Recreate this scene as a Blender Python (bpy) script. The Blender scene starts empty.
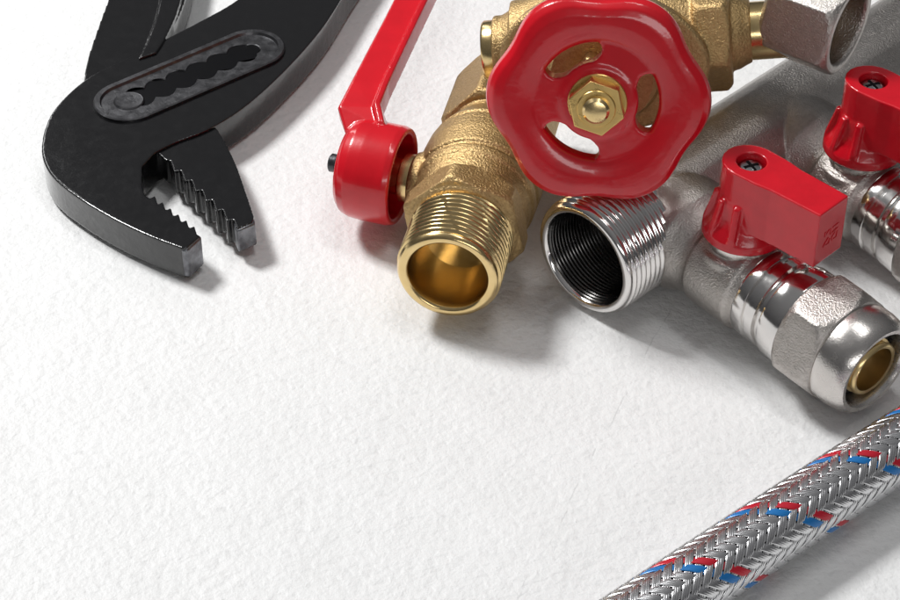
import bpy, bmesh, math, random
from mathutils import Vector, Matrix
random.seed(4)
S = 0.01                      # lengths below are in centimetres
PI = math.pi
COL = bpy.context.scene.collection
# ---------------------------------------------------------------- camera
PITCH = math.radians(40); D = 42.0; FP = 2125.0
FWD = Vector((0, math.cos(PITCH), -math.sin(PITCH)))
UPV = Vector((0, math.sin(PITCH), math.cos(PITCH)))
RT = Vector((1, 0, 0))
CAM = -FWD * D
def P(px, py, z):
    d = FWD + RT * ((px - 450) / FP) + UPV * ((300 - py) / FP)
    return CAM + d * ((z - CAM.z) / d.z)
cd = bpy.data.cameras.new('camera'); cam = bpy.data.objects.new('camera', cd); COL.objects.link(cam)
cd.lens = 85; cd.sensor_width = 36; cd.clip_start = 0.02; cd.clip_end = 50
cam.location = CAM * S; cam.rotation_euler = (PI / 2 - PITCH, 0, 0)
bpy.context.scene.camera = cam
# ---------------------------------------------------------------- materials
def mat(name, col, metal=0, rough=0.4, bump=None, coat=0, col2=None, cscale=300, rvar=0, bump2=None, spec=None):
    m = bpy.data.materials.new(name); m.use_nodes = True
    nt = m.node_tree; N = nt.nodes; L = nt.links
    b = N['Principled BSDF']
    b.inputs['Base Color'].default_value = (*col, 1)
    b.inputs['Metallic'].default_value = metal
    b.inputs['Roughness'].default_value = rough
    b.inputs['Coat Weight'].default_value = coat
    b.inputs['Coat Roughness'].default_value = 0.08
    if spec is not None: b.inputs['Specular IOR Level'].default_value = spec
    tc = N.new('ShaderNodeTexCoord')
    def noise(sc, det=4, r=0.55):
        n = N.new('ShaderNodeTexNoise'); n.inputs['Scale'].default_value = sc
        n.inputs['Detail'].default_value = det; n.inputs['Roughness'].default_value = r
        L.new(tc.outputs['Object'], n.inputs['Vector']); return n
    if col2:
        n = noise(cscale); mx = N.new('ShaderNodeMix'); mx.data_type = 'RGBA'
        mr = N.new('ShaderNodeMapRange'); mr.inputs[1].default_value = .35; mr.inputs[2].default_value = .65
        L.new(n.outputs[0], mr.inputs[0]); L.new(mr.outputs[0], mx.inputs[0])
        mx.inputs[6].default_value = (*col, 1); mx.inputs[7].default_value = (*col2, 1)
        L.new(mx.outputs[2], b.inputs['Base Color'])
    if rvar:
        n = noise(450, 5); mr = N.new('ShaderNodeMapRange')
        mr.inputs[1].default_value = .3; mr.inputs[2].default_value = .7
        mr.inputs[3].default_value = max(.02, rough - rvar); mr.inputs[4].default_value = rough + rvar
        L.new(n.outputs[0], mr.inputs[0]); L.new(mr.outputs[0], b.inputs['Roughness'])
    prev = None
    for bp in (bump, bump2):
        if bp:
            n = noise(bp[0], 3); u = N.new('ShaderNodeBump'); u.inputs['Strength'].default_value = 1
            u.inputs['Distance'].default_value = bp[1]
            L.new(n.outputs[0], u.inputs['Height'])
            if prev: L.new(prev.outputs[0], u.inputs['Normal'])
            prev = u
    if prev:
        L.new(prev.outputs[0], b.inputs['Normal'])
        if coat: L.new(prev.outputs[0], b.inputs['Coat Normal'])
    return m
M_castbrass = mat('cast_brass', (.54, .375, .18), 1, .44, (2300, .00026), col2=(.44, .30, .135), cscale=1500, rvar=.04)
M_brass = mat('machined_brass', (.82, .62, .31), 1, .22, (1500, .00001), rvar=.04, col2=(.77, .57, .27), cscale=400)
M_cleanbrass = mat('smooth_bore_brass', (.66, .48, .22), 1, .26)
M_insert = mat('tube_brass', (.80, .61, .30), 1, .28)
M_nut = mat('deep_gold_brass', (.74, .51, .19), 1, .3, (2000, .00003), rvar=.05)
M_nickel = mat('sandblasted_nickel', (.55, .515, .485), 1, .33, (2800, .00018), rvar=.04, col2=(.47, .44, .41), cscale=900)
M_satin = mat('satin_nickel', (.66, .63, .60), 1, .26, (3000, .00003), rvar=.04)
M_chrome = mat('polished_chrome', (.74, .72, .70), 1, .12, (900, .00001), rvar=.04)
M_bore = mat('dark_bore', (.10, .097, .094), 1, .25, rvar=.06)  # darker metal for the bore lining
M_red = mat('red_paint', (.64, .004, .014), 0, .28, (350, .00004), coat=.55, col2=(.58, .003, .012), cscale=200, spec=.4)
M_redpl = mat('red_plastic', (.60, .004, .015), 0, .27, (1800, .00003), coat=.4, col2=(.54, .003, .013), cscale=300, spec=.4)
M_black = mat('black_lacquer', (.003, .003, .0035), 0, .2, (1100, .00003), coat=.8, bump2=(110, .0002), rvar=.04, spec=.4)
M_grey = mat('worn_grey_steel', (.12, .12, .125), 1, .38, (1800, .00005), rvar=.08, col2=(.09, .09, .095), cscale=700)
M_tip = mat('ground_steel', (.24, .245, .26), 1, .36, (2500, .00006), rvar=.1, col2=(.13, .13, .14), cscale=500)
M_steel = mat('bright_steel', (.50, .50, .51), 1, .25, (1200, .00003), rvar=.08)
M_dark = mat('dark_steel_and_recess', (.02, .02, .022), 1, .35)
M_wire = mat('braid_wire', (.76, .76, .77), 1, .25, rvar=.05)
M_bluew = mat('blue_strand', (.012, .18, .50), .15, .35, coat=.2)
M_redw = mat('red_strand', (.54, .012, .03), .15, .35, coat=.2)
M_rubber_recess = mat('dark_rubber_and_recess', (.008, .008, .009), 0, .6)  # hose inner tube, also the black recess ring at the outlets
# ---------------------------------------------------------------- mesh builder (world cm)
class MB:
    def __init__(s): s.v = []; s.f = []; s.m = []
    def add(s, vs, fs, mi=0):
        o = len(s.v); s.v += [Vector(v) for v in vs]
        for k, f in enumerate(fs):
            s.f.append([i + o for i in f]); s.m.append(mi[k] if isinstance(mi, list) else mi)
    def build(s, name, mats, parent=None, ang=35, merge=True):
        if not isinstance(mats, (list, tuple)): mats = [mats]
        root = parent
        while root is not None and root.parent is not None: root = root.parent
        off = root.location if root is not None else Vector((0, 0, 0))
        me = bpy.data.meshes.new(name)
        me.from_pydata([tuple(v * S - off) for v in s.v], [], s.f)
        for m in mats: me.materials.append(m)
        me.polygons.foreach_set('material_index', s.m)
        bm = bmesh.new(); bm.from_mesh(me)
        if merge: bmesh.ops.remove_doubles(bm, verts=bm.verts, dist=2e-6)
        bmesh.ops.recalc_face_normals(bm, faces=bm.faces)
        bm.to_mesh(me); bm.free()
        me.polygons.foreach_set('use_smooth', [True] * len(me.polygons))
        me.set_sharp_from_angle(angle=math.radians(ang))
        o = bpy.data.objects.new(name, me); COL.objects.link(o)
        if parent is not None: o.parent = parent
        return o
def cut(o, cutter_mb, ang=35):
    """subtract a closed shape from a built part, leaving plain mesh data"""
    root = o
    while root.parent is not None: root = root.parent
    c = cutter_mb.build('cutter', o.data.materials[0], root)
    m = o.modifiers.new('cut', 'BOOLEAN'); m.operation = 'DIFFERENCE'; m.object = c; m.solver = 'EXACT'
    m.use_self = True
    dg = bpy.context.evaluated_depsgraph_get()
    me = bpy.data.meshes.new_from_object(o.evaluated_get(dg))
    o.modifiers.remove(m); old = o.data; nm = old.name; o.data = me; me.name = nm
    me.polygons.foreach_set('use_smooth', [True] * len(me.polygons)); me.set_sharp_from_angle(angle=math.radians(ang))
    bpy.data.objects.remove(c)
def frame(o, z, xh=Vector((0, 0, 1))):
    z = Vector(z).normalized(); y = z.cross(xh).normalized(); x = y.cross(z).normalized()
    M = Matrix.Identity(4)
    for i in range(3): M[i][0] = x[i]; M[i][1] = y[i]; M[i][2] = z[i]; M[i][3] = o[i]
    return M
def lathe(mb, rows, M, segs=96, mi=0, ph=0):
    vs = []; fs = []
    for t, r in rows:
        for k in range(segs):
            a = 2 * PI * k / segs
            rr = r(a) if callable(r) else r
            rr = max(rr, 0)
            vs.append(M @ Vector((rr * math.cos(a + ph), rr * math.sin(a + ph), t)))
    n = len(rows)
    for i in range(n - 1):
        for k in range(segs):
            k2 = (k + 1) % segs
            fs.append((i * segs + k, i * segs + k2, (i + 1) * segs + k2, (i + 1) * segs + k))
    if callable(rows[0][1]) or rows[0][1] > 0: fs.append(tuple(range(segs))[::-1])
    if callable(rows[-1][1]) or rows[-1][1] > 0: fs.append(tuple((n - 1) * segs + k for k in range(segs)))
    mb.add(vs, fs, mi)
def hexr(af, lim=99):
    return lambda a: min(af / math.cos(((a + PI / 6) % (PI / 3)) - PI / 6), lim)
def octr(af, lim=99):
    return lambda a: min(af / math.cos(((a + PI / 8) % (PI / 4)) - PI / 8), lim)
def hexrows(t0, t1, af, ch=.1):
    c = af / math.cos(PI / 6)
    return [(t0, hexr(af, af * 1.0)), (t0 + ch * .45, hexr(af, af + (c - af) * .5)), (t0 + ch, hexr(af, c * .985)),
            (t1 - ch, hexr(af, c * .985)), (t1 - ch * .45, hexr(af, af + (c - af) * .5)), (t1, hexr(af, af * 1.0))]
def ell(ra, rb): return lambda a: 1 / math.sqrt((math.cos(a) / ra) ** 2 + (math.sin(a) / rb) ** 2)
def thread(t0, t1, r, depth, pitch, n=8, sign=1):
    rows = []; steps = int(abs(t1 - t0) / pitch * n)
    for i in range(steps + 1):
        t = t0 + (t1 - t0) * i / steps
        fade = max(0, min(1, abs(t - t0) / (pitch * .8), 1.0))
        def f(a, t=t, fade=fade):
            x = (sign * t / pitch + a / (2 * PI)) % 1
            h = 1 - abs(2 * x - 1); h = max(0, min(1, h * 1.5 - .2))
            return r - depth * (1 - h * fade)
        rows.append((t, f))
    return rows
def prism(mb, pts, z0, z1, mi=0):
    n = len(pts)
    vs = [Vector((p[0], p[1], z0)) for p in pts] + [Vector((p[0], p[1], z1)) for p in pts]
    fs = [tuple(range(n))[::-1], tuple(range(n, 2 * n))] + [(i, (i + 1) % n, n + (i + 1) % n, n + i) for i in range(n)]
    mb.add(vs, fs, mi)
def box(mb, M, x0, x1, y0, y1, z0, z1, mi=0):
    vs = [M @ Vector((x, y, z)) for z in (z0, z1) for y in (y0, y1) for x in (x0, x1)]
    mb.add(vs, [(0, 2, 3, 1), (4, 5, 7, 6), (0, 1, 5, 4), (2, 6, 7, 3), (0, 4, 6, 2), (1, 3, 7, 5)], mi)
def mod_bevel(o, w, seg=3, ang=30):
    m = o.modifiers.new('bevel', 'BEVEL'); m.width = w * S; m.segments = seg
    m.limit_method = 'ANGLE'; m.angle_limit = math.radians(ang); m.harden_normals = False
def mod_cast(o, vox, it=5):
    m = o.modifiers.new('remesh', 'REMESH'); m.mode = 'VOXEL'; m.voxel_size = vox * S; m.use_smooth_shade = True
    m = o.modifiers.new('smooth', 'SMOOTH'); m.factor = .5; m.iterations = it
def thing(name, label, cat, loc, group=None):
    o = bpy.data.objects.new(name, None); COL.objects.link(o); o.empty_display_size = .01
    o.location = Vector(loc) * S; o['label'] = label; o['category'] = cat
    if group: o['group'] = group
    return o
def smooth(pts, n=6):
    out = []; m = len(pts)
    for i in range(m - 1):
        p0 = Vector(pts[max(i - 1, 0)]); p1 = Vector(pts[i]); p2 = Vector(pts[i + 1]); p3 = Vector(pts[min(i + 2, m - 1)])
        for k in range(n):
            t = k / n
            out.append(.5 * ((2 * p1) + (p2 - p0) * t + (2 * p0 - 5 * p1 + 4 * p2 - p3) * t * t + (3 * p1 - p0 - 3 * p2 + p3) * t ** 3))
    out.append(Vector(pts[-1])); return out
def teeth(p0, p1, n, d, b=.7):
    p0 = Vector(p0); p1 = Vector(p1); e = (p1 - p0) / n; nn = Vector((-e.y, e.x)).normalized() * d
    out = []
    for i in range(n):
        out += [p0 + e * i, p0 + e * (i + b) + nn]
    out.append(p1); return out
def w2(pts, z): return [P(p[0], p[1], z).xy for p in pts]

# ---------------------------------------------------------------- ground
mb = MB(); mb.add([(-90, -60, 0), (90, -60, 0), (90, 120, 0), (-90, 120, 0)], [(0, 1, 2, 3)])
m = bpy.data.materials.new('white_plaster'); m.use_nodes = True
nt = m.node_tree; N = nt.nodes; L = nt.links; b = N['Principled BSDF']
b.inputs['Roughness'].default_value = .5; b.inputs['Specular IOR Level'].default_value = .4
tc = N.new('ShaderNodeTexCoord')
def nz(sc, det=5, r=.55, dist=0):
    n = N.new('ShaderNodeTexNoise'); n.inputs['Scale'].default_value = sc; n.inputs['Detail'].default_value = det
    n.inputs['Roughness'].default_value = r; n.inputs['Distortion'].default_value = dist
    L.new(tc.outputs['Object'], n.inputs['Vector']); return n
def mrange(src, a, b_, c, d):
    r = N.new('ShaderNodeMapRange'); r.inputs[1].default_value = a; r.inputs[2].default_value = b_
    r.inputs[3].default_value = c; r.inputs[4].default_value = d; L.new(src, r.inputs[0]); return r
n1 = nz(60, 5); n2 = nz(560, 3, .45, .2); n3 = nz(1700, 3); n4 = nz(200, 3, .5, .6)
mx = N.new('ShaderNodeMix'); mx.data_type = 'RGBA'
r1 = mrange(n1.outputs[0], .3, .7, 0, 1); L.new(r1.outputs[0], mx.inputs[0])
mx.inputs[6].default_value = (.77, .77, .762, 1); mx.inputs[7].default_value = (.81, .81, .804, 1)
r2 = mrange(n2.outputs[0], .26, .42, .92, 1)
mm = N.new('ShaderNodeMix'); mm.data_type = 'RGBA'; mm.blend_type = 'MULTIPLY'; mm.inputs[0].default_value = 1
L.new(mx.outputs[2], mm.inputs[6]); L.new(r2.outputs[0], mm.inputs[7])
last = mm.outputs[2]
for (pa, pb, w, k) in ((P(522, 592, 0), P(612, 420, 0), .00022, .78), (P(395, 372, 0), P(560, 300, 0), .00015, .88)):
    dv = (pb - pa); nn = Vector((-dv.y, dv.x, 0)).normalized()
    wob = N.new('ShaderNodeVectorMath'); wob.operation = 'SCALE'; L.new(n1.outputs[1], wob.inputs[0]); wob.inputs[3].default_value = .004
    ad = N.new('ShaderNodeVectorMath'); ad.operation = 'ADD'; L.new(tc.outputs['Object'], ad.inputs[0]); L.new(wob.outputs[0], ad.inputs[1])
    dt = N.new('ShaderNodeVectorMath'); dt.operation = 'DOT_PRODUCT'; L.new(ad.outputs[0], dt.inputs[0]); dt.inputs[1].default_value = nn
    sb = N.new('ShaderNodeMath'); sb.operation = 'SUBTRACT'; L.new(dt.outputs['Value'], sb.inputs[0]); sb.inputs[1].default_value = nn.dot(pa) * S + .002 * (nn.x + nn.y)
    ab = N.new('ShaderNodeMath'); ab.operation = 'ABSOLUTE'; L.new(sb.outputs[0], ab.inputs[0])
    rr = mrange(ab.outputs[0], 0, w, 1, 0)
    msk = mrange(n4.outputs[0], .45, .6, 0, 1 - k)
    ml = N.new('ShaderNodeMath'); ml.operation = 'MULTIPLY'; L.new(rr.outputs[0], ml.inputs[0]); L.new(msk.outputs[0], ml.inputs[1])
    inv = N.new('ShaderNodeMath'); inv.operation = 'SUBTRACT'; inv.inputs[0].default_value = 1; L.new(ml.outputs[0], inv.inputs[1])
    m2 = N.new('ShaderNodeMix'); m2.data_type = 'RGBA'; m2.blend_type = 'MULTIPLY'; m2.inputs[0].default_value = 1
    L.new(last, m2.inputs[6]); L.new(inv.outputs[0], m2.inputs[7]); last = m2.outputs[2]
L.new(last, b.inputs['Base Color'])
prev = None
for n, d in ((n1, .0005), (n4, .00024), (n2, .00040), (n3, .00010)):
    u = N.new('ShaderNodeBump'); u.inputs['Distance'].default_value = d; u.inputs['Strength'].default_value = .85
    L.new(n.outputs[0], u.inputs['Height'])
    if prev: L.new(prev.outputs[0], u.inputs['Normal'])
    prev = u
L.new(prev.outputs[0], b.inputs['Normal'])
g = mb.build('ground', m); g['kind'] = 'structure'

# ---------------------------------------------------------------- pliers
pl = thing('water_pump_pliers', 'black lacquered slip joint pliers lying flat with toothed jaws open', 'pliers', P(150, 150, 0))
ZA = .86; ZB = .80
body = MB()
o2 = smooth([(285, -44), (256, -16), (232, 3), (200, 21), (165, 39), (120, 61), (92, 75), (68, 94), (50, 116), (42, 142), (44, 162), (56, 180), (82, 200), (116, 220), (150, 236), (182, 248)], 6)
o2 += [Vector((187, 247.5)), Vector((200, 236))]
o2 += teeth((197, 234), (150, 198), 6, 5.2, .75)
o2 += [Vector((145, 195)), Vector((142, 186)), Vector((142, 166))]
o2 += smooth([(155, 152), (175, 142), (208, 129), (245, 106), (285, 70), (322, 28), (350, -16), (372, -49)], 6)
prism(body, w2(o2, ZA), .10, ZA)
oa = body.build('slotted_handle', M_black, pl, 30); mod_cast(oa, .025, 3)
tip = MB(); prism(tip, w2([(180.5, 249.5), (187.5, 250), (202, 236.5), (197, 233)], ZA - .03), .12, ZA - .03)
ot = tip.build('ground_tip', M_tip, oa, 30); mod_bevel(ot, .05, 3)
lev = MB()
o3 = smooth([(122, -45), (111, -8), (100, 22), (88, 58), (82, 90)], 5) + [Vector((100, 125)), Vector((125, 146))]
o3 += [Vector((142, 150)), Vector((158, 153)), Vector((166, 160))]
o3 += teeth((170, 160), (233, 219), 6, 5.8, .75)
o3 += [Vector((237, 229)), Vector((253, 222))]
o3 += smooth([(254, 216), (246, 192), (235, 162), (218, 130), (190, 98), (160, 58), (164, 42), (178, 18), (188, -10), (196, -47)], 5)
prism(lev, w2(o3, ZB), .20, ZB)
pts = smooth([(168, -60), (160, 0), (148, 38), (138, 58)], 4) + smooth([(156, 52), (166, 36), (180, 2), (192, -60)], 4)
prism(lev, w2(pts, ZB + .12), ZB - .1, ZB + .12)
ol = lev.build('inner_lever', M_black, pl, 30); mod_cast(ol, .025, 2)
tp = MB(); prism(tp, w2([(233, 222.5), (237, 231), (255.5, 223), (253.5, 215)], ZB - .02), .22, ZB - .02)
o = tp.build('ground_tip', M_tip, ol, 30); mod_bevel(o, .04, 3)
# slot plate
ca = P(129, 102, ZA); cb = P(251, 50, ZA)
ax = (cb - ca).normalized(); ay = Vector((-ax.y, ax.x, 0)); LL = (cb - ca).length
def stad(r, n=240, scallop=0, trim=0):
    per = 2 * (LL - 2 * trim) + 2 * PI * r; out = []
    for i in range(n):
        s = per * i / n; l = LL - 2 * trim
        if s < l: q = (trim + s, -r); nn = (0, -1); sc = 1
        elif s < l + PI * r:
            a = (s - l) / r; nn = (math.sin(a), -math.cos(a)); q = (trim + l + r * nn[0], r * nn[1]); sc = 0
        elif s < 2 * l + PI * r: q = (trim + l - (s - l - PI * r), r); nn = (0, 1); sc = 1
        else:
            a = (s - 2 * l - PI * r) / r; nn = (-math.sin(a), math.cos(a)); q = (trim + r * nn[0], r * nn[1]); sc = 0
        k = scallop * abs(math.sin(q[0] * PI / .54)) ** .8 * sc
        w = ca + ax * (q[0] + nn[0] * k) + ay * (q[1] + nn[1] * k)
        out.append(w)
    return out
sp = MB(); zt = ZA + .05
so = stad(.76); sk = stad(.20, scallop=.16)
def ringmesh(mb, loops, mi=0):
    n = len(loops[0]); vs = []; fs = []
    for lp in loops: vs += lp
    for j in range(len(loops) - 1):
        for i in range(n): fs.append((j * n + i, j * n + (i + 1) % n, (j + 1) * n + (i + 1) % n, (j + 1) * n + i))
    mb.add(vs, fs, mi)
def atz(lp, z): return [Vector((p.x, p.y, z)) for p in lp]
ringmesh(sp, [atz(so, ZA - .05), atz(so, zt), atz(stad(.73), zt + .025), atz(stad(.62), zt + .025), atz(stad(.59), zt - .03), atz(stad(.22, scallop=.16), zt - .025), atz(sk, zt - .04), atz(sk, ZA - .05)])
o = sp.build('slot_plate', M_grey, oa, 25)
fl = MB(); prism(fl, [p.xy for p in stad(.40)], ZA - .02, ZA + .004)
fl.build('slot_floor', M_dark, oa)
bo = MB(); lathe(bo, [(-.05, .33), (.03, .33), (.055, .305), (.05, .27), (.05, 0)], frame((ca.x, ca.y, ZA), (0, 0, 1), Vector((0, 1, 0))), 48)
bo.build('pivot_bolt', M_grey, oa)

# ---------------------------------------------------------------- brass ball valve
mo = P(447, 277, 1.30)
a12 = math.radians(12)
av = Vector((math.sin(a12), math.cos(a12), -.015)).normalized()
a17 = math.radians(18)
sv = Vector((-math.cos(a17), math.sin(a17), .01)).normalized()
bv = thing('ball_valve', 'brass ball valve with a long red lever and an open male thread facing front', 'valve', (mo.x + .6, mo.y + 3, 0))
F = frame(mo, av)
e = MB()
lathe(e, [(1.2, .80), (.08, .765), (.02, .79), (-.01, .83), (-.01, .90), (.02, .955)] + thread(.05, 1.38, 1.03, .060, .135) + [(1.42, .95), (1.6, .95), (1.7, .85)], F, 128)
e.build('threaded_end', M_brass, bv, 50)
e = MB()
lathe(e, [(2.3, 0), (2.28, .50), (2.1, .62), (1.3, .68), (.15, .735), (.06, .768)], F, 128)
e.f.pop(); e.m.pop()
e.build('bore', M_cleanbrass, bv, 50)
bd = MB()
lathe(bd, [(1.40, .9), (1.42, 1.04), (1.48, 1.10)] + [(1.5, hexr(1.12, 1.18)), (1.58, hexr(1.12, 1.27)), (1.98, hexr(1.12, 1.27)), (2.08, hexr(1.12, 1.18))], F, 96, ph=.3)
lathe(bd, [(1.9, 1.0), (2.05, 1.12), (2.3, 1.17), (2.45, 1.19), (2.5, 1.235), (2.62, 1.25), (2.7, 1.25), (2.74, 1.20), (2.82, 1.20), (2.86, 1.26), (3.4, 1.28), (3.8, 1.25), (3.86, 1.19), (3.95, 1.19), (4.0, 1.21), (4.4, 1.05), (4.6, .95), (4.9, .95)], F, 96)
lathe(bd, hexrows(4.75, 6.6, 1.05, .12), F, 96, ph=.2)
ts = 2.80; so_ = mo + av * ts
FS = frame(so_, sv)
lathe(bd, [(0, .62), (1.18, .60), (1.3, .56), (1.34, .5)], FS, 64)
o = bd.build('body', M_castbrass, bv); mod_cast(o, .026, 2)
st = MB()
lathe(st, [(1.2, .50), (1.52, .50), (1.56, .46), (1.56, .38), (2.4, .38)], FS, 48)
o = st.build('stem', M_brass, bv, 30)
hb = MB()
lathe(hb, [(2.42, 0), (2.42, .82), (1.60, .87), (1.56, .90), (1.55, .94), (1.57, .99), (1.7, 1.03), (2.25, 1.03), (2.5, 1.01), (2.66, .95), (2.76, .84), (2.80, .68), (2.81, .5), (2.81, 0)], FS, 96)
path = [P(374, 160, 1.7), P(365, 128, 2.15), P(359, 106, 2.35), P(370, 82, 2.45), P(401, 20, 2.6), P(438, -55, 2.75), P(468, -110, 2.85)]
wid = [.40, .42, .44, .40, .38, .38, .38]; hgt = .42; th = .13; rim_ = .09
pp = [Vector(p) for p in path]
rings = []
for i, p in enumerate(pp):
    d = (pp[min(i + 1, len(pp) - 1)] - pp[max(i - 1, 0)]).normalized()
    sd = (sv - d * sv.dot(d)).normalized(); u = sd.cross(d).normalized()
    if u.z < 0: u = -u
    w = wid[i]
    sec = [(-w, -hgt), (-w, rim_), (-w + .11, rim_ + .03), (-w + .17, -.03), (w - .05, 0), (w, -.05), (w, -hgt), (w - th, -hgt), (w - th, -th - .05), (-w + th, -th - .05), (-w + th, -hgt)]
    rings.append([p + sd * a + u * c for a, c in sec])
vs = [v for r in rings for v in r]; k = 11; fs = []
for i in range(len(rings) - 1):
    for j in range(k): fs.append((i * k + j, i * k + (j + 1) % k, (i + 1) * k + (j + 1) % k, (i + 1) * k + j))
fs.append(tuple(range(k))); fs.append(tuple((len(rings) - 1) * k + j for j in range(k)))
hb.add(vs, fs)
o = hb.build('lever', M_red, bv, 40)
mod_cast(o, .022, 3)
nt_ = MB()
lathe(nt_, hexrows(2.76, 2.94, .3, .05) + [(2.94, .19), (3.10, .19), (3.13, .15), (3.13, 0)], FS, 48)
nt_.build('lever_nut', M_grey, o, 30)

# ---------------------------------------------------------------- gate valve with handwheel
wc = P(598, 99, 4.5)
gv = Vector((.985, -.05, .13)).normalized()
nv = Vector((-.12, -.96, .27)); nv.normalize()
gv = (gv - nv * gv.dot(nv)).normalized()
Gc = wc - nv * 3.6
gt = thing('gate_valve', 'brass gate valve with a red scalloped handwheel resting on the other fittings', 'valve', (Gc.x, Gc.y, 0))
FG = frame(Gc, gv); FN = frame(Gc, nv)
c = MB()
lathe(c, [(-1.9, .95), (-1.6, 1.0), (-1.0, 1.2), (0, 1.3), (1.0, 1.2), (1.6, 1.05), (1.9, .95)], FG, 96)
lathe(c, [(-2.30, .60), (-2.27, .68), (-2.1, .68), (-1.7, .9)], FG, 96)
lathe(c, hexrows(1.70, 2.45, 1.02, .12), FG, 96)
lathe(c, [(2.3, .8), (2.6, .74), (2.75, .66), (2.85, .62)], FG, 96)
lathe(c, [(-.2, 1.1), (.7, ell(1.1, 1.45)), (1.0, ell(1.15, 1.6)), (1.05, ell(1.38, 2.0)), (1.4, ell(1.4, 2.05)), (1.46, ell(1.34, 1.98)), (1.5, 1.2), (1.9, 1.1)], FN, 96)
o = c.build('body', M_castbrass, gt); mod_cast(o, .03, 4)
c = MB()
lathe(c, hexrows(1.85, 2.35, .98, .1), FN, 96)
o = c.build('bonnet_nut', M_castbrass, gt, 30)
c = MB()
lathe(c, hexrows(2.3, 2.8, .52, .06), FN, 48)
lathe(c, [(2.6, .28), (3.5, .26)], FN, 48)
c.build('stem', M_brass, gt, 30)
c = MB()
lathe(c, [(-2.1, 0), (-2.1, .42), (-2.47, .44), (-2.52, .48), (-2.52, .56), (-2.47, .60), (-2.2, .60), (-2.1, .5), (-2.1, 0)], FG, 96)
c.build('end_ring', M_brass, gt, 40)
c = MB()
lathe(c, [(2.5, .58), (3.8, .58)], FG, 96)
c.build('nipple', M_brass, gt, 40)
ua = Vector((.80, -.55, -.03)).normalized()
uc = Gc + gv * 4.12 + Vector((0, 0, .24))
FU = frame(uc, ua)
c = MB()
lathe(c, [(-.5, 0), (-.80, .60), (-.82, .9), (-.72, hexr(.96, 1.03)), (-.62, hexr(.96, 1.10)), (.52, hexr(.96, 1.10)), (.62, hexr(.96, 1.03)), (.70, .95), (.72, .86), (.70, .80), (.64, .77), (-.4, .75), (-.4, 0)], FU, 96, ph=.35)
un = c.build('union_nut', M_nickel, gt, 18); mod_bevel(un, .02, 2, 18)
c = MB()
lathe(c, [(-.5, 0), (-.5, .70), (.15, .70), (.2, .66), (.2, .58), (.1, .52), (-.3, .48), (-.3, 0)], FU, 72)
c.build('sealing_cone', M_castbrass, un, 30)
# handwheel
FW = frame(wc, nv)
xr = RT - nv * RT.dot(nv); li = FW.to_3x3().transposed() @ xr; a_right = math.atan2(li.y, li.x)
lu = FW.to_3x3().transposed() @ (UPV - nv * UPV.dot(nv)); a_up = math.atan2(lu.y, lu.x)
sg = 1 if ((a_up - a_right) % (2 * PI)) < PI else -1
h = MB()
prof = [(-.36, 1.36), (-.46, 1.58), (-.45, 1.84), (-.28, 2.0), (-.05, 2.05), (.13, 2.01), (.22, 1.90), (.26, 1.72), (.255, 1.50), (.235, 1.36), (.205, 1.24), (.17, 1.17), (.10, 1.13), (-.14, 1.13), (-.26, 1.22)]
segs = 144; vs = []; fs = []
for (z, r) in prof:
    q = max(0, (r - 1.30) / .74)
    for k in range(segs):
        a = 2 * PI * k / segs; al = sg * (a - a_right)
        c6 = math.cos(6 * al); c6 = c6 - .10 * math.cos(12 * al)
        rr = r + (.09 * c6 - .03) * q
        vs.append(FW @ Vector((rr * math.cos(a), rr * math.sin(a), z)))
npf = len(prof)
for i in range(npf):
    for k in range(segs):
        k2 = (k + 1) % segs; j = (i + 1) % npf
        fs.append((i * segs + k, i * segs + k2, j * segs + k2, j * segs + k))
h.add(vs, fs)
for cdeg in (60, 180, 300):
    pts = []
    for i in range(13):
        a = math.radians(cdeg - 35 + 70 * i / 12); pts.append((1.30, a))
    for (r, dg) in ((1.15, 30), (1.04, 27), (.92, 27), (.82, 32), (.72, 44)): pts.append((r, math.radians(cdeg + dg)))
    for (r, dg) in ((.72, -44), (.82, -32), (.92, -27), (1.04, -27), (1.15, -30)): pts.append((r, math.radians(cdeg + dg)))
    xy = [(r * math.cos(a_right + sg * a), r * math.sin(a_right + sg * a)) for r, a in pts]
    nn_ = len(xy)
    v2 = [FW @ Vector((x, y, z)) for z in (-.20, .17) for x, y in xy]
    h.add(v2, [tuple(range(nn_))[::-1], tuple(range(nn_, 2 * nn_))] + [(i, (i + 1) % nn_, nn_ + (i + 1) % nn_, nn_ + i) for i in range(nn_)])
lathe(h, [(-.35, .55), (-.2, .74), (.11, .76), (.17, .74), (.20, .66), (.21, .3)], FW, 96)
o = h.build('handwheel', M_red, gt); mod_cast(o, .026, 7)
w = MB()
lathe(w, [(.10, .0), (.10, .56), (.215, .56), (.23, .54), (.23, 0)], FW, 72)
hv = [FW @ Vector((.54 * math.cos(PI / 3 * k + .25), .54 * math.sin(PI / 3 * k + .25), z)) for z in (.22, .56) for k in range(6)]
w.add(hv, [(5, 4, 3, 2, 1, 0), (6, 7, 8, 9, 10, 11)] + [(k, (k + 1) % 6, 6 + (k + 1) % 6, 6 + k) for k in range(6)])
lathe(w, [(.46, .0), (.46, .36), (.585, .36), (.595, .34), (.595, .0)], FW, 60)
wn = w.build('wheel_nut', M_nut, o, 25); mod_bevel(wn, .02, 3, 40)
w = MB()
lathe(w, [(.46, .0), (.46, .25), (.68, .25), (.73, .20), (.75, .12), (.75, 0)], FW, 60)
w.build('stem_end', M_brass, o, 30)

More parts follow.
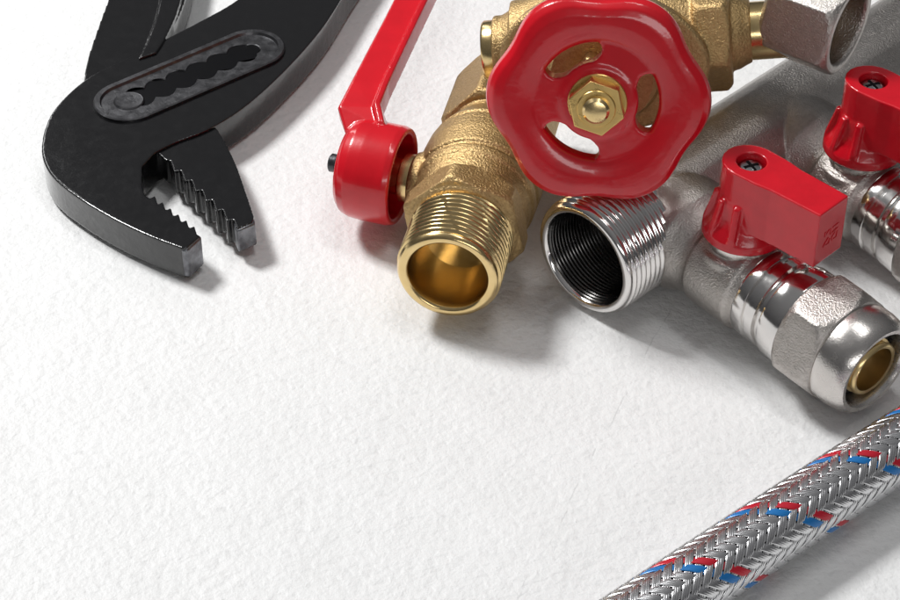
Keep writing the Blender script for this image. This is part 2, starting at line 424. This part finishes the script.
# ---------------------------------------------------------------- nickel manifold
mm0 = P(583, 260, 1.28)
am = Vector((math.cos(math.radians(45)), math.sin(math.radians(45)), 0))
B0 = P(655, 211, 1.28); B1 = P(873, 369, 1.10)
bdv = (B1 - B0).normalized()
man = thing('manifold', 'nickel plated pipe manifold with two red shut off handles and compression outlets', 'pipe manifold', (B0.x, B0.y, 0))
FM = frame(mm0, am)
c = MB()
lathe(c, [(2.2, .98), (.10, .97), (.02, 1.0), (-.01, 1.03), (-.01, 1.11), (.02, 1.15)] + thread(.05, 1.45, 1.225, .052, .135) + [(1.5, 1.1), (1.8, 1.1), (1.9, 1.02)], FM, 144)
c.build('threaded_end', M_chrome, man, 50)
c = MB()
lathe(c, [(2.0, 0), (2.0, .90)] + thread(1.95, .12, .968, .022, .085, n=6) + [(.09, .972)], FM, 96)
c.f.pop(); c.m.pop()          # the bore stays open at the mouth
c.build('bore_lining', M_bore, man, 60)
c = MB()
SP = 3.74
t1 = (B0 - mm0).dot(am); t2 = t1 + SP
oc = octr(1.17, 1.205)
lathe(c, [(1.55, .9), (1.57, 1.09), (1.72, 1.12), (1.76, 1.15), (1.8, oc), (t2, oc), (t2 + 9, oc), (t2 + 9.1, octr(1.08, 1.15))], FM, 96)
posts = []
for i in range(2):
    bo_ = B0 + am * (SP * i)
    FB = frame(bo_, bdv)
    lathe(c, [(0, 1.17), (.9, 1.15), (1.15, 1.12), (1.3, 1.04), (1.5, .96), (1.6, .93), (1.75, .93), (1.8, .98), (2.85, .98), (2.9, .93), (3.1, .90)], FB, 96)
    pc = bo_ + bdv * 2.35; posts.append((pc, FB))
    lathe(c, [(0, .82), (.62, .82), (.70, .79), (.72, .66), (.80, .66), (.83, .6)], frame(pc, (0, 0, 1), Vector((0, 1, 0))), 64)
o = c.build('body', M_nickel, man); mod_cast(o, .030, 5)
hd = Vector((math.cos(math.radians(-45)), math.sin(math.radians(-45)), 0)); hc = Vector((-hd.y, hd.x, 0))
for i, (pc, FB) in enumerate(posts):
    FV = frame(Vector((pc.x, pc.y, 0)), (0, 0, 1), Vector((0, 1, 0)))
    c = MB(); lathe(c, [(1.9, .5), (1.92, .64), (1.98, .67), (2.14, .67), (2.18, .60), (2.5, .5)], FV, 64)
    c.build('valve_neck', M_satin, man, 30)
    c = MB()
    lathe(c, [(3.0, .8), (3.05, .93), (3.1, .95), (3.30, .95), (3.33, .90), (3.39, .90), (3.42, .95), (3.60, .95), (3.63, .88), (3.72, .88), (3.75, .97), (3.82, .99), (4.16, .99), (4.22, .96), (4.28, .86)], FB, 96)
    c.build('collar', M_chrome, man, 30)
    c = MB()
    lathe(c, [(4.22, .85)] + hexrows(4.24, 5.18, 1.05, .22) + [(5.20, .97), (5.24, .94)], FB, 96, ph=.2)
    nu = c.build('compression_nut', M_nickel, man, 26); mod_bevel(nu, .04, 3, 22)
    c = MB()
    lathe(c, [(5.05, .9), (5.14, 1.0), (5.22, 1.03), (5.45, 1.03), (5.65, 1.00), (5.80, .95), (5.88, .88), (5.87, .80), (5.78, .75), (5.1, .74), (4.9, 0)], FB, 96)
    c.build('nut_rim', M_satin, nu, 50)
    c = MB()
    lathe(c, [(5.1, 0), (5.1, .745), (5.48, .742), (5.50, .72), (5.50, .5), (5.1, .5)], FB, 72)
    c.build('recess_shade_ring', M_rubber_recess, nu, 40)  # black ring added as the shade in the recess around the insert
    c = MB()
    lathe(c, [(4.8, 0), (4.9, .54)] + [(4.94 + .13 * j + dd, .58 - .05 * (q)) for j in range(6) for dd, q in ((0, 0), (.07, 0), (.075, 1), (.125, 1))] + [(5.76, .56), (5.82, .54), (5.84, .51), (5.82, .46), (5.1, .44), (5.05, 0)], FB, 72)
    c.build('insert', M_insert, nu, 40)
    # red handle
    base = Vector((pc.x, pc.y, 0))
    c = MB()
    zb, ztp = 2.64, 3.84
    pts = []
    for j in range(11):
        a = PI / 2 + PI * j / 10; pts.append((.56 * math.cos(a), .52 * math.sin(a)))
    pts += [(.5, -.50), (.8, -.45), (1.9, -.42), (1.9, .42), (.8, .45), (.5, .50)]
    prism(c, [(base + hd * x + hc * y).xy for x, y in pts], zb, ztp)
    lathe(c, [(2.20, .70), (2.21, .78), (2.26, .81), (2.40, .80), (2.50, .74), (2.62, .66), (2.8, .59), (3.1, .54), (3.3, .45)], FV, 72)
    FR = Matrix.Translation(base) @ Matrix.Rotation(math.radians(-45), 4, 'Z')
    for aa in (-145, -108, -71, 145, 108, 71):
        R2 = FR @ Matrix.Rotation(math.radians(aa), 4, 'Z')
        tri = [(.3, 2.34), (.80, 2.34), (.79, 2.52), (.62, 3.14), (.3, 3.18)]
        vv = [R2 @ Vector((x, y, z)) for y in (-.07, .07) for x, z in tri]
        c.add(vv, [(4, 3, 2, 1, 0), (5, 6, 7, 8, 9)] + [(k, (k + 1) % 5, 5 + (k + 1) % 5, 5 + k) for k in range(5)])
    hn = c.build('shutoff_handle', M_redpl, man, 35)
    hole = MB(); lathe(hole, [(ztp - .30, .26), (ztp + .2, .29)], FV, 40); cut(hn, hole)
    mod_cast(hn, .022, 7)
    # raised mark on the end face, a part of its own
    c = MB()
    for (y0, z0, y1, z1) in ((-.20, 3.00, -.06, 3.16), (-.20, 3.00, -.02, 3.00), (-.02, 3.0, -.02, 3.1), (.06, 3.02, .2, 3.02), (.06, 3.02, .06, 3.12), (.2, 3.02, .2, 3.16), (.0, 3.2, .2, 3.24), (-.18, 3.22, -.06, 3.34), (-.18, 3.22, -.18, 3.34), (.04, 3.32, .2, 3.34), (-.02, 3.2, -.02, 3.32), (.08, 3.12, .14, 3.2)):
        d_ = Vector((0, y1 - y0, z1 - z0)); n_ = Vector((0, -d_.z, d_.y)).normalized() * .013
        q_ = [Vector((1.875, y0, z0)) - n_, Vector((1.875, y1, z1)) - n_, Vector((1.875, y1, z1)) + n_, Vector((1.875, y0, z0)) + n_]
        vs = [FR @ v for v in q_] + [FR @ (v + Vector((.038, 0, 0))) for v in q_]
        c.add(vs, [(0, 1, 2, 3), (4, 5, 6, 7), (0, 1, 5, 4), (1, 2, 6, 5), (2, 3, 7, 6), (3, 0, 4, 7)])
    c.build('moulded_mark', M_redpl, hn, 30)
    c = MB()
    zs = ztp - .16
    lathe(c, [(zs - .12, .23), (zs, .23), (zs + .04, .19), (zs + .06, .1), (zs + .06, 0)], FV, 40)
    Fq = Matrix.Translation(base) @ Matrix.Rotation(.4, 4, 'Z')
    box(c, Fq, -.15, .15, -.03, .03, zs + .02, zs + .066, 1); box(c, Fq, -.03, .03, -.15, .15, zs + .021, zs + .067, 1)  # dark boxes stand in for the shade inside the cross recess
    c.build('screw', [M_steel, M_dark], hn, 30)

# ---------------------------------------------------------------- braided hose
RZ = .605
h0 = P(560, 672, RZ + .02); h1 = P(1010, 376, RZ + .02)
hs = thing('braided_hose', 'braided steel hose with red and blue tracer strands crossing the lower corner', 'hose', ((h0 + h1) / 2).xy.to_3d())
hx = (h1 - h0); HL = hx.length; hx.normalize(); hy = Vector((-hx.y, hx.x, 0)); hz = Vector((0, 0, 1))
def hose_pt(x, ang, r):
    bend = .05 * math.sin(PI * x / HL)
    cpt = h0 + hx * x + hy * bend
    return cpt + hy * (r * math.cos(ang)) + hz * (r * math.sin(ang))
NS = 16; pitch = 4.0; kk = 2 * PI / pitch; AMP = .009; wires = 4; WH = .072
def strand(mb, fam, i):
    step = .036; nst = int(HL / step); cols = wires * 4 + 1
    vs = []; fs = []
    for s in range(nst + 1):
        x = s * HL / nst
        ph = fam * kk * x + i * 2 * PI / NS + .15
        for q in range(cols):
            w = (q / (cols - 1) * 2 - 1) * WH
            L_ = math.hypot(1, RZ * kk); tx, ty = 1 / L_, fam * RZ * kk / L_
            X = x - ty * w; A = ph + tx * w / RZ
            sn = math.sin((A - .15) * NS / 2 + PI / 4)
            hgt = AMP * math.tanh(2.6 * sn) * fam
            bumpw = .0035 * abs(math.sin(PI * q / 4)) - .009 * abs(w / WH) ** 6
            vs.append(hose_pt(X, A, RZ + hgt + bumpw))
    for s in range(nst):
        for q in range(cols - 1):
            fs.append((s * cols + q, s * cols + q + 1, (s + 1) * cols + q + 1, (s + 1) * cols + q))
    mb.add(vs, fs)
bs = MB(); bl = MB(); br = MB()
for i in range(NS):
    strand(bs, -1, i)
    strand(bl if i in (1, 9) else br if i in (0, 8) else bs, 1, i)
bs.build('steel_braid', M_wire, hs, 70, merge=False)
bl.build('blue_strand', M_bluew, hs, 70, merge=False)
br.build('red_strand', M_redw, hs, 70, merge=False)
it = MB(); vs = []; fs = []; n = 60
for s in range(n + 1):
    for q in range(48): vs.append(hose_pt(HL * s / n, 2 * PI * q / 48, RZ - .045))
for s in range(n):
    for q in range(48): fs.append((s * 48 + q, s * 48 + (q + 1) % 48, (s + 1) * 48 + (q + 1) % 48, (s + 1) * 48 + q))
fs += [tuple(range(48)), tuple(n * 48 + q for q in range(48))]
it.add(vs, fs); it.build('inner_tube', M_rubber_recess, hs)

# ---------------------------------------------------------------- light
def area(name, loc, target, sx, sy, power, col=(1, 1, 1)):
    l = bpy.data.lights.new(name, 'AREA'); l.shape = 'RECTANGLE'; l.size = sx * S; l.size_y = sy * S; l.energy = power; l.color = col
    o = bpy.data.objects.new(name, l); COL.objects.link(o); o.location = Vector(loc) * S
    d = Vector(target) - Vector(loc); o.rotation_euler = d.to_track_quat('-Z', 'Y').to_euler(); return o
area('key_softbox', (-46, 34, 72), (0, 1, 0), 18, 18, 8.3)
area('top_softbox', (10, 8, 68), (2, 2, 0), 30, 8, .8)
area('added_fill', (10, -62, 26), (2, 0, 0), 36, 9, .55)  # added lamp, sends light into the bores from the front
area('added_back_strip', (-34, 66, 44), (-6, 5, 0), 6, 26, .30)  # added lamp, gives the black pliers something to reflect
wd = bpy.data.worlds.new('World'); bpy.context.scene.world = wd; wd.use_nodes = True
N = wd.node_tree.nodes; L = wd.node_tree.links; bg = N['Background']
tc = N.new('ShaderNodeTexCoord'); sx = N.new('ShaderNodeSeparateXYZ'); L.new(tc.outputs['Generated'], sx.inputs[0])
cr = N.new('ShaderNodeValToRGB'); mr = N.new('ShaderNodeMapRange'); mr.inputs[1].default_value = -1; mr.inputs[2].default_value = 1
L.new(sx.outputs[2], mr.inputs[0]); L.new(mr.outputs[0], cr.inputs[0])
cr.color_ramp.elements[0].position = .45; cr.color_ramp.elements[0].color = (.05, .05, .055, 1)
cr.color_ramp.elements[1].position = 1; cr.color_ramp.elements[1].color = (.5, .5, .51, 1)
L.new(cr.outputs[0], bg.inputs[0]); bg.inputs[1].default_value = .43
sc = bpy.context.scene
sc.view_settings.view_transform = 'Standard'; sc.view_settings.look = 'None'; sc.view_settings.exposure = 0
